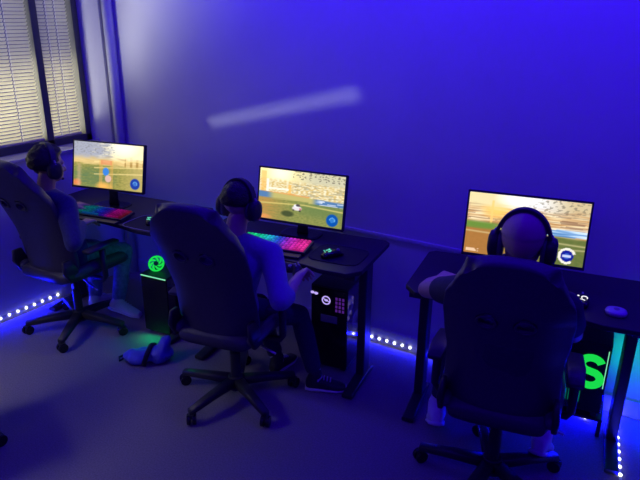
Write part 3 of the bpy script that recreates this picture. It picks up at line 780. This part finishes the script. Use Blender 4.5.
def hand(bm, wrist, fwd, up, side, s, curl=0.5):
    """palm, four unequal bent fingers and a thumb; side=+1 right hand"""
    f = V(fwd).normalized(); u = V(up); u = (u - f * u.dot(f)).normalized(); r = f.cross(u) # r points right of the hand when palm is down
    w = V(wrist)
    inner = -r * side     # thumb side
    P = lambda a, b, c: w + f * a * s + inner * b * s + u * c * s
    for b0, b1 in ((0.024, 0.030), (0.008, 0.010), (-0.008, -0.010), (-0.022, -0.028)):
        capsule(bm, P(0.008, b0 * 0.6, 0), P(0.082, b1, 0.004), 0.017 * s, 0.0125 * s, 10)
    lens = ((0.029, 0.040, 0.026, 0.020), (0.010, 0.044, 0.029, 0.022), (-0.010, 0.041, 0.027, 0.021), (-0.029, 0.032, 0.021, 0.018))
    for i, (b, l1, l2, l3) in enumerate(lens):
        a = curl * (0.55 + 0.08 * i); p = P(0.082, b, 0.004); pts = [p]; ang = 0.1
        for l in (l1, l2, l3):
            ang += a; p = p + (f * math.cos(ang) - u * math.sin(ang)) * l * s + inner * (b * 0.10 * s); pts.append(p)
        chain(bm, pts, [0.0105 * s, 0.0095 * s, 0.0088 * s, 0.0078 * s], 10)
    pts = [P(0.018, 0.022, -0.006), P(0.045, 0.052, -0.014), P(0.072, 0.064, -0.022), P(0.095, 0.060, -0.030)]
    chain(bm, pts, [0.016 * s, 0.0125 * s, 0.0105 * s, 0.0088 * s], 10)

def head_rot(yaw, pitch, roll=0.0):
    return Euler((pitch, roll, yaw), 'XYZ').to_matrix()

def person(loc, yaw, s, head, hyaw, hpitch, hands, feet, skin, top_mat, sleeve, leg_mat, shoe_mat, label, hair, hroll=0.0, shoulder_shift=(0, 0, 0), elbow_out=(0.6, 0.6), shoe_pitch=(0, 0), toe_dir=(None, None), elbows=(None, None), trouser=0.9, sock=None, lift=0.0):
    t = thing('person', label, 'person', loc, yaw, 'players seated at the desks')
    Wm = Matrix.Translation(V(loc)) @ Matrix.Rotation(yaw, 4, 'Z'); Wi = Wm.inverted()
    toL = lambda p: Wi @ V(p)
    H = toL(head)
    pel = V((0, -0.055, 0.575 + lift))
    R = head_rot(hyaw - yaw, hpitch, hroll)
    hf, hu, hr = R @ V((0, 1, 0)), R @ V((0, 0, 1)), R @ V((1, 0, 0))
    nape = H - hu * 0.085 * s - hf * 0.012 * s
    neck = nape - hu * 0.075 * s - hf * 0.022 * s + V((0, 0, -0.01))
    ax = (neck - pel)
    chest = pel.lerp(neck, 0.66) + V((0, -0.025, 0)); belly = pel.lerp(neck, 0.3) + V((0, -0.03, 0))
    up = ax.normalized(); fw = V((1, 0, 0)).cross(up).normalized() * -1
    fw = up.cross(V((1, 0, 0))).normalized()
    if fw.y < 0: fw = -fw
    rt = fw.cross(up).normalized()
    sh = [neck - up * 0.055 * s + rt * sg * 0.175 * s + V(shoulder_shift) for sg in (-1, 1)]
    hip = [pel + V((sg * 0.088 * s, 0.02, -0.035)) for sg in (-1, 1)]
    arms = []
    for i, sg in enumerate((-1, 1)):
        wr = toL(hands[i][0]); pole = V((sg * elbow_out[i], -0.35, -0.9))
        el, wr = ik(sh[i], wr, 0.285 * s, 0.25 * s, pole); el = el if elbows[i] is None else toL(elbows[i]); arms.append((sh[i], el, wr))
    legs = []
    for i, sg in enumerate((-1, 1)):
        an = toL(feet[i]); kn, an = ik(hip[i], an, 0.415 * s, 0.405 * s, V((sg * 0.18, 1, 0.8))); legs.append((hip[i], kn, an))
    def torso(b, g):
        secs = [(pel + V((0, 0, -0.10)), rt * (0.150 * s + g), fw * (0.105 * s + g)), (pel, rt * (0.165 * s + g), fw * (0.118 * s + g)), (belly, rt * (0.148 * s + g), fw * (0.108 * s + g)),
                (chest, rt * (0.170 * s + g), fw * (0.115 * s + g)), (neck - up * 0.075 * s, rt * (0.160 * s + g), fw * (0.088 * s + g)), (neck - up * 0.025 * s, rt * (0.095 * s + g), fw * (0.062 * s + g)), (neck + up * 0.005, rt * (0.06 * s + g * .4), fw * (0.055 * s + g * .4))]
        loft(b, secs, 28, 2.4)
        for q in sh: capsule(b, neck - up * 0.035 * s, q, 0.055 * s + g * 0.6, 0.052 * s + g * 0.7)
    # body: one continuous surface
    b = bmesh.new(); torso(b, 0)
    chain(b, [neck - up * 0.03 * s, nape], [0.060 * s, 0.055 * s])
    E = lambda c, r: ellipsoid(b, H + R @ (V(c) * s), V(r) * s, R)
    E((0, -0.012, 0.028), (0.076, 0.094, 0.084)); E((0, 0.03, -0.035), (0.064, 0.066, 0.072)); E((0, 0.048, -0.082), (0.040, 0.042, 0.028))
    E((0, 0.074, 0.018), (0.052, 0.020, 0.018)); E((-0.042, 0.062, -0.03), (0.022, 0.022, 0.02)); E((0.042, 0.062, -0.03), (0.022, 0.022, 0.02))
    capsule(b, H + R @ (V((0, 0.088, 0.0)) * s), H + R @ (V((0, 0.108, -0.035)) * s), 0.009 * s, 0.0145 * s, 10)
    E((0, 0.088, -0.064), (0.026, 0.010, 0.006)); E((0, 0.086, -0.073), (0.023, 0.010, 0.006))
    for sg in (-1, 1): E((sg * 0.079, -0.008, -0.012), (0.009, 0.02, 0.032))
    for i, sg in enumerate((-1, 1)):
        a, e, w_ = arms[i]
        chain(b, [a, a.lerp(e, 0.5), e, e.lerp(w_, 0.35), w_], [0.052 * s, 0.046 * s, 0.038 * s, 0.040 * s, 0.025 * s])
        hand(b, w_, V(Wi.to_3x3() @ V(hands[i][1])), hands[i][2] if len(hands[i]) > 2 else V((0, 0, 1)), sg, s * 1.02, hands[i][3] if len(hands[i]) > 3 else 0.5)
        h, k, an = legs[i]
        chain(b, [h, h.lerp(k, 0.5), k, k.lerp(an, 0.35), an], [0.078 * s, 0.068 * s, 0.052 * s, 0.050 * s, 0.034 * s])
    remeshed('body', b, skin, t, 0.006, 4)
    for sg in (-1, 1):
        b = bmesh.new(); ellipsoid(b, H + R @ (V((sg * 0.031, 0.081, -0.006)) * s), V((0.013, 0.011, 0.0095)) * s, R, 14, 10); obj('eye', b, M['eye'], t, smooth=True)
    # top
    b = bmesh.new(); torso(b, 0.018)
    for i in range(2):
        a, e, w_ = arms[i]
        if sleeve == 'long': chain(b, [a, a.lerp(e, 0.5), e, e.lerp(w_, 0.5), e.lerp(w_, 0.93)], [0.068 * s, 0.062 * s, 0.055 * s, 0.05 * s, 0.04 * s])
        elif sleeve == 'half': chain(b, [a, a.lerp(e, 0.5), a.lerp(e, 0.95), e.lerp(w_, 0.25)], [0.066 * s, 0.062 * s, 0.058 * s, 0.056 * s])
        else: chain(b, [a, a.lerp(e, 0.3), a.lerp(e, 0.55)], [0.066 * s, 0.062 * s, 0.060 * s])
    if sleeve == 'long':   # hood lying on the back
        chain(b, [neck + rt * -0.085 * s - fw * 0.02, neck - fw * 0.085 * s - up * 0.02, neck + rt * 0.085 * s - fw * 0.02], [0.04 * s, 0.05 * s, 0.04 * s])
    remeshed('hoodie' if sleeve == 'long' else 'shirt', b, top_mat, t, 0.009, 4, 0.006, 9)
    # collar
    b = bmesh.new(); ring(b, neck + up * 0.004, up, 0.060 * s, 0.008 * s, 24); obj('collar', b, top_mat, t, smooth=True)
    # trousers
    b = bmesh.new(); loft(b, [(pel + V((0, 0.0, -0.105)), rt * (0.158 * s), fw * (0.11 * s)), (pel, rt * (0.172 * s), fw * 0.126 * s), (pel + up * 0.05, rt * 0.17 * s, fw * 0.126 * s)], 24, 2.4)
    for h, k, an in legs: chain(b, [h, h.lerp(k, 0.5), k, k.lerp(an, 0.5), k.lerp(an, trouser)], [0.088 * s, 0.078 * s, 0.064 * s, 0.058 * s, 0.052 * s])
    remeshed('trousers', b, leg_mat, t, 0.009, 4, 0.006, 11)
    if sock is not None:
        for h, k, an in legs:
            b = bmesh.new(); chain(b, [k.lerp(an, 0.72), k.lerp(an, 0.9), an], [0.047 * s, 0.041 * s, 0.042 * s]); obj('sock', b, sock, t, smooth=True)
    # shoes
    for i, sg in enumerate((-1, 1)):
        an = legs[i][2]; d = V(toe_dir[i]) if toe_dir[i] is not None else V((sg * 0.2, 1, 0)); d = Wi.to_3x3() @ d if toe_dir[i] is not None else d; d.z = 0; d.normalize()
        pt = shoe_pitch[i]; d2 = d * math.cos(pt) - V((0, 0, 1)) * math.sin(pt); u2 = d * math.sin(pt) + V((0, 0, 1)) * math.cos(pt); r2 = d.cross(V((0, 0, 1)))
        q = lambda a, bb, c: an + d2 * a * s + r2 * bb * s + u2 * c * s
        b = bmesh.new()
        loft(b, [(q(-0.062, 0, -0.035), r2 * 0.024 * s, u2 * 0.028 * s), (q(-0.045, 0, -0.03), r2 * 0.036 * s, u2 * 0.04 * s), (q(0.02, 0, -0.028), r2 * 0.039 * s, u2 * 0.042 * s), (q(0.08, 0, -0.042), r2 * 0.044 * s, u2 * 0.030 * s), (q(0.14, 0, -0.052), r2 * 0.046 * s, u2 * 0.022 * s), (q(0.185, 0, -0.056), r2 * 0.032 * s, u2 * 0.016 * s)], 18, 2.6)
        capsule(b, q(-0.012, 0, -0.02), q(-0.005, 0, 0.028), 0.045 * s, 0.044 * s)
        so = remeshed('shoe', b, shoe_mat, t, 0.007, 3)
        b = bmesh.new()
        loft(b, [(q(-0.066, 0, -0.068), r2 * 0.028 * s, u2 * 0.010 * s), (q(-0.03, 0, -0.068), r2 * 0.041 * s, u2 * 0.011 * s), (q(0.03, 0, -0.068), r2 * 0.041 * s, u2 * 0.011 * s), (q(0.13, 0, -0.069), r2 * 0.050 * s, u2 * 0.010 * s), (q(0.19, 0, -0.066), r2 * 0.034 * s, u2 * 0.009 * s)], 18, 3)
        obj('sole', b, M['sole'], so, smooth=True)
        b = bmesh.new()
        for kk in range(4): tube(b, [q(0.03 + kk * 0.02, -0.024, 0.008 - kk * 0.006), q(0.03 + kk * 0.02, 0, 0.016 - kk * 0.0065), q(0.03 + kk * 0.02, 0.024, 0.008 - kk * 0.006)], 0.0035, 6)
        obj('laces', b, M['sole'], so, smooth=True)
    # hair
    if hair is not None:
        b = bmesh.new(); vs = ellipsoid(b, (0, 0, 0), (1, 1, 1), None, 48, 36)
        for v in vs:
            n_ = v.co.normalized(); long = hair['long']
            front = sstep(0.25, 0.75, n_.y) * (1 - sstep(0.35, 0.62, n_.z)); low = 1 - sstep(-0.75 if long else -0.5, -0.35 if long else -0.15, n_.z)
            side = sstep(0.15, 0.45, n_.y) * (1 - sstep(-0.1, 0.2, n_.z))
            k = max(front, low, side)
            puff = hair['puff'] * (1 + 0.35 * noise.noise(n_ * 5.0) + 0.3 * noise.noise(n_ * 14.0))
            base = V((n_.x * 0.077, n_.y * 0.095 - 0.012, n_.z * (0.085 if n_.z > 0 else 0.10) + 0.028))
            if hair['puff'] < 0.003: k = max(k, 0.5 * (1 - sstep(-0.25, 0.15, n_.z)))
            v.co = H + R @ ((base + n_ * (puff * (1 - k) - 0.02 * k)) * s)
        o = obj('hair', b, hair['mat'], t, smooth=True)
    return dict(t=t, H=H, R=R, Wm=Wm, s=s)

def headset(pr, label, mic=-1, puff=0.0, accent='grey'):
    s = pr['s']; W = pr['Wm']; loc = W @ pr['H']; R3 = W.to_3x3() @ pr['R']
    t = thing('headset', label, 'headset', loc, 0, 'gaming headsets worn by the players')
    t.rotation_euler = R3.to_euler()
    rx, rz = 0.094 * s + puff, 0.118 * s + puff
    b = bmesh.new(); pts, wd, nm = [], [], []
    for k in range(29):
        a = -0.18 + (PI + 0.36) * k / 28; p = V((rx * math.cos(a), -0.012, 0.005 + rz * math.sin(a))); pts.append(p); wd.append((0, 1, 0)); nm.append((math.cos(a), 0, math.sin(a)))
    ribbon(b, pts, wd, nm, 0.034, 0.012); obj('headband', b, M['black'], t, bevel=0.003)
    b = bmesh.new(); pts2 = [V((p.x * 0.93, p.y, p.z - 0.008)) for p in pts[5:24]]
    ribbon(b, pts2, wd[5:24], nm[5:24], 0.028, 0.008); obj('headband_pad', b, M['leather2'], t)
    for sg in (-1, 1):
        b = bmesh.new()
        X = lambda a: V((sg * (0.078 * s + puff * 0.5 + a), -0.006, -0.018))
        secs = []
        for a, k in ((0.0, 0.82), (0.006, 1.0), (0.026, 1.0), (0.036, 0.9), (0.041, 0.6)): secs.append((X(a), V((0, 0.040 * k, 0)), V((0, 0, 0.050 * k))))
        loft(b, secs, 28, 2.3); c = obj('ear_cup', b, M['black'], t, smooth=True)
        b = bmesh.new(); loft(b, [(X(-0.012), V((0, 0.036, 0)), V((0, 0, 0.046))), (X(0.004), V((0, 0.042, 0)), V((0, 0, 0.052)))], 28, 2.3); obj('ear_cushion', b, M['leather2'], c, smooth=True)
        b = bmesh.new(); tube(b, [V((sg * rx * 0.99, -0.012, 0.04)), V((sg * (rx + 0.012), -0.01, 0.02)), V((sg * (rx + 0.014), -0.008, -0.01))], 0.006, 8); obj('yoke', b, M[accent], t, smooth=True)
    if mic:
        x = mic * (0.094 * s + puff * 0.5 + 0.02)
        b = bmesh.new(); pts = [V((x, 0.0, -0.045)), V((x, 0.035, -0.075)), V((x * 0.85, 0.085, -0.095)), V((x * 0.6, 0.115, -0.098))]
        tube(b, pts, 0.004, 8); ellipsoid(b, pts[-1], (0.012, 0.009, 0.008)); obj('microphone', b, M['black'], t, smooth=True)
    return t

p1 = person(CH1, YA1, 0.88, (-3.10, -0.985, 1.112), -0.18, -0.12,
    [((-3.20, -0.80, 0.80), (0.1, 1, -0.05)), ((-2.95, -0.93, 0.765), (-0.2, 1, 0.0))], [(-3.32, -0.62, 0.075), (-3.085, -0.62, 0.105)],
    M['skin2'], M['hoodie'], 'long', M['pale_jeans'], M['white_shoe'], 'person in navy hoodie with bushy dark hair at the window desk', dict(long=True, puff=0.026, mat=M['hair']), toe_dir=((-0.1, 1, 0), (0.75, 0.35, 0)), shoe_pitch=(0, 0.28), sock=M['white_shoe'])
headset(p1, 'black headset over bushy dark hair of the player by the window', -1, 0.014)
p2 = person(CH2, YA2, 0.88, (-1.74, -0.955, 1.098), 0.02, -0.15,
    [((-1.70, -0.865, 0.745), (0.25, 1, -0.1), (0.6, 0, 1), 0.75), ((-1.475, -0.86, 0.755), (-0.35, 1, -0.1), (-0.6, 0, 1), 0.75)], [(-1.78, -0.62, 0.075), (-1.50, -0.655, 0.075)],
    M['skin'], M['shirt'], 'half', M['jeans'], M['dark_shoe'], 'person in blue grey shirt and dark jeans at the middle desk', dict(long=False, puff=0.014, mat=M['hair']), toe_dir=((0.0, 1, 0), (0.9, 0.45, 0)), elbow_out=(0.6, 0.7), trouser=0.82, sock=M['white_shoe'], shoulder_shift=(0.035, 0.02, 0))
headset(p2, 'black headset over short dark hair of the player at the middle desk', -1, 0.008)
p3 = person(CH3, YA3, 0.98, (-0.44, -0.99, 1.182), 0.12, -0.05,
    [((-0.862, -0.62, 0.795), (0.2, 1, -0.02)), ((-0.36, -0.56, 0.79), (0.1, 1, -0.05))], [(-0.805, -0.67, 0.15), (-0.32, -0.63, 0.16)],
    M['skin'], M['dark_shirt'], 'short', M['jeans'], M['white_shoe'], 'person in black top with close cropped pale hair at the right desk', dict(long=False, puff=0.0015, mat=M['cropped']), elbows=((-0.835, -0.85, 0.845), None), shoe_pitch=(0.55, 0.5), trouser=0.80, lift=0.02, sock=M['white_shoe'])
headset(p3, 'black headset on the cropped head in front of the right monitor', -1, 0.0)
t = thing('game_controller', 'black game controller in the hands of the player at the middle desk', 'controller', (-1.585, -0.785, 0.752), 0.1)
t.rotation_euler = (0.35, 0, 0.1)
b = bmesh.new()
capsule(b, (-0.045, 0.005, 0), (0.045, 0.005, 0), 0.022, 0.022); capsule(b, (-0.05, 0.0, 0), (-0.068, -0.06, -0.012), 0.025, 0.016); capsule(b, (0.05, 0.0, 0), (0.068, -0.06, -0.012), 0.025, 0.016); ellipsoid(b, (0, -0.005, 0), (0.05, 0.03, 0.018))
remeshed('shell', b, M['black'], t, 0.005, 4)
for x, y in ((-0.048, 0.008), (0.022, -0.016)):
    b = bmesh.new(); cyl(b, (x, y, 0.018), (x, y, 0.03), 0.004, n=10); cyl(b, (x, y, 0.029), (x, y, 0.033), 0.009, n=16); obj('thumbstick', b, M['grey'], t)
for dx, dy in ((0, 0.011), (0, -0.011), (0.011, 0), (-0.011, 0)):
    b = bmesh.new(); cyl(b, (0.048 + dx, 0.008 + dy, 0.018), (0.048 + dx, 0.008 + dy, 0.026), 0.0045, n=12); obj('button', b, M['grey'], t)

# ------------------------------------------------------------------ bag on the floor
t = thing('drawstring_bag', 'crumpled blue bag lying on the carpet between two chairs', 'bag', (-2.475, -0.925, 0), 0.5)
b = bmesh.new()
ellipsoid(b, (-0.07, 0.0, 0.035), (0.11, 0.085, 0.04)); ellipsoid(b, (0.06, 0.01, 0.05), (0.09, 0.095, 0.058)); ellipsoid(b, (0.10, 0.02, 0.10), (0.035, 0.065, 0.06)); ellipsoid(b, (-0.15, -0.01, 0.03), (0.05, 0.045, 0.025))
b.transform(Matrix.Diagonal((0.86, 0.86, 0.95, 1)))
o = remeshed('pouch', b, M['bag'], t, 0.009, 6, 0.022, 14)
for v in o.data.vertices:
    if v.co.z < 0.003: v.co.z = 0.003
b = bmesh.new(); tube(b, [V((-0.02, -0.085, 0.02)), V((0.0, -0.06, 0.085)), V((0.005, 0.0, 0.105)), V((0.0, 0.07, 0.07)), V((-0.01, 0.1, 0.01))], 0.014, 8); obj('strap', b, M['bag_strap'], t, smooth=True)
b = bmesh.new(); tube(b, [V((-0.14, 0.0, 0.03)), V((-0.18, -0.03, 0.012)), V((-0.2, 0.02, 0.008)), V((-0.17, 0.05, 0.008)), V((-0.12, 0.07, 0.008))], 0.006, 8); obj('cord', b, M['bag_strap'], t, smooth=True)

# ------------------------------------------------------------------ lights
def area(name, loc, target, sx, sy, col, power, spread=180):
    l = bpy.data.lights.new(name, 'AREA'); l.shape = 'RECTANGLE'; l.size = sx; l.size_y = sy; l.color = col; l.energy = power; l.spread = math.radians(spread)
    o = bpy.data.objects.new(name, l); COL.objects.link(o); o.location = loc
    o.rotation_euler = (V(target) - V(loc)).to_track_quat('-Z', 'Y').to_euler()
    return o
def point(name, loc, col, power, r=0.04):
    l = bpy.data.lights.new(name, 'POINT'); l.color = col; l.energy = power; l.shadow_soft_size = r; l.specular_factor = 0.0
    o = bpy.data.objects.new(name, l); COL.objects.link(o); o.location = loc; return o
BLUE = (0.05, 0.0, 1.0)
DEEP = (0.0, 0.0, 1.0)
area('ceiling_led_strip', (-0.7, -0.58, 2.68), (-0.7, 0.0, 1.5), 4.4, 0.1, (0.030, 0.0, 1.0), 46)
area('rear_blue_fill', (-0.8, -3.0, 2.66), (-1.0, -1.0, 0.6), 3.5, 0.2, (0.06, 0.0, 1.0), 14)  # unseen overhead fill, added for the chair backs and floor
area('daylight_low', (-4.2, -0.85, 1.3), (-3.0, -0.85, 1.0), 1.9, 0.7, (1.0, 0.9, 0.55), 18, 90)
area('daylight_high', (-4.3, -0.85, 1.9), (-3.0, -1.0, 1.2), 1.9, 1.1, (0.95, 0.95, 1.0), 9, 100)
area('side_floor_fill', (-3.55, -2.7, 1.7), (-2.9, -1.8, 0.0), 0.8, 0.8, (1.0, 0.96, 0.95), 3.2, 70)  # unseen fill added in front of the wall to grey the left floor
area('daylight_oblique', (-4.55, -2.0, 0.35), (-3.72, -0.12, 1.75), 1.2, 1.0, (1.0, 0.97, 0.92), 47, 66)
sl = area('wall_streak_lamp', (-3.3, -1.6, 2.6), (-2.19, 0.0, 1.385), 0.7, 0.016, (0.9, 0.9, 1.0), 0.045, 2.5)  # added indoor lamp projecting the thin streak onto the back wall
dz = (V((-2.19, 0.0, 1.385)) - V((-3.3, -1.6, 2.6))).normalized(); S_ = V((1.1, 0, 0.265)); xs = S_ - dz * S_.dot(dz)
sl.data.size = xs.length; xs.normalize(); zs = -dz; ys = zs.cross(xs); sl.rotation_euler = Matrix((xs, ys, zs)).transposed().to_euler()
area('window_strip_glow', (XL + 0.012, -0.975, 0.032), (XL + 0.4, -0.975, 0.06), 0.62, 0.012, DEEP, 7)
area('back_strip_glow', (-1.27, -0.022, 0.034), (-1.27, -0.4, 0.06), 0.6, 0.012, DEEP, 3)
area('desk_strip_glow', (-0.15, -0.022, 0.06), (-0.15, -0.4, 0.0), 0.7, 0.012, DEEP, 14)
area('floor_strip_glow', (0.0, -0.37, 0.012), (0.0, -0.37, 1.0), 0.012, 0.66, DEEP, 2)
area('green_tower_glow', (-2.665, -0.705, 0.07), (-2.64, -0.86, 0.0), 0.15, 0.02, (0.0, 1.0, 0.3), 0.16)
point('green_tower_top_glow', (-2.68, -0.66, 0.60), (0.0, 1.0, 0.3), 0.2, 0.001)
area('green_side_glow', (-0.128, -0.13, 0.36), (0.25, 0.0, 0.36), 0.16, 0.2, (0.0, 1.0, 0.45), 0.32)

w = bpy.data.worlds.new('World'); SC.world = w; w.use_nodes = True
w.node_tree.nodes['Background'].inputs[0].default_value = (0.03, 0.0, 1.0, 1)
w.node_tree.nodes['Background'].inputs[1].default_value = 0.21

# ------------------------------------------------------------------ camera
PITCH, YAW, ROLL, F = 0.3528, 0.5463, 0.0097, 611.1239
cy, sy = math.cos(YAW), math.sin(YAW)
f = V((-sy * math.cos(PITCH), cy * math.cos(PITCH), -math.sin(PITCH))); r0 = V((cy, sy, 0)); u0 = r0.cross(f)
c, s = math.cos(ROLL), math.sin(ROLL); r = r0 * c + u0 * s; u = -r0 * s + u0 * c
cam = bpy.data.cameras.new('Camera'); co = bpy.data.objects.new('Camera', cam); COL.objects.link(co)
mw = Matrix((r, u, -f)).transposed().to_4x4(); mw.translation = V((0, -3.0938, 1.9276)); co.matrix_world = mw
cam.sensor_fit = 'HORIZONTAL'; cam.sensor_width = 36.0; cam.lens = 36.0 * F / 640.0; cam.clip_start = 0.05
SC.camera = co
vs = SC.view_settings
SC.display_settings.display_device = 'sRGB'
vs.view_transform = 'Standard'; vs.look = 'None'; vs.gamma = 1.0; vs.exposure = 0.0; vs.use_curve_mapping = False
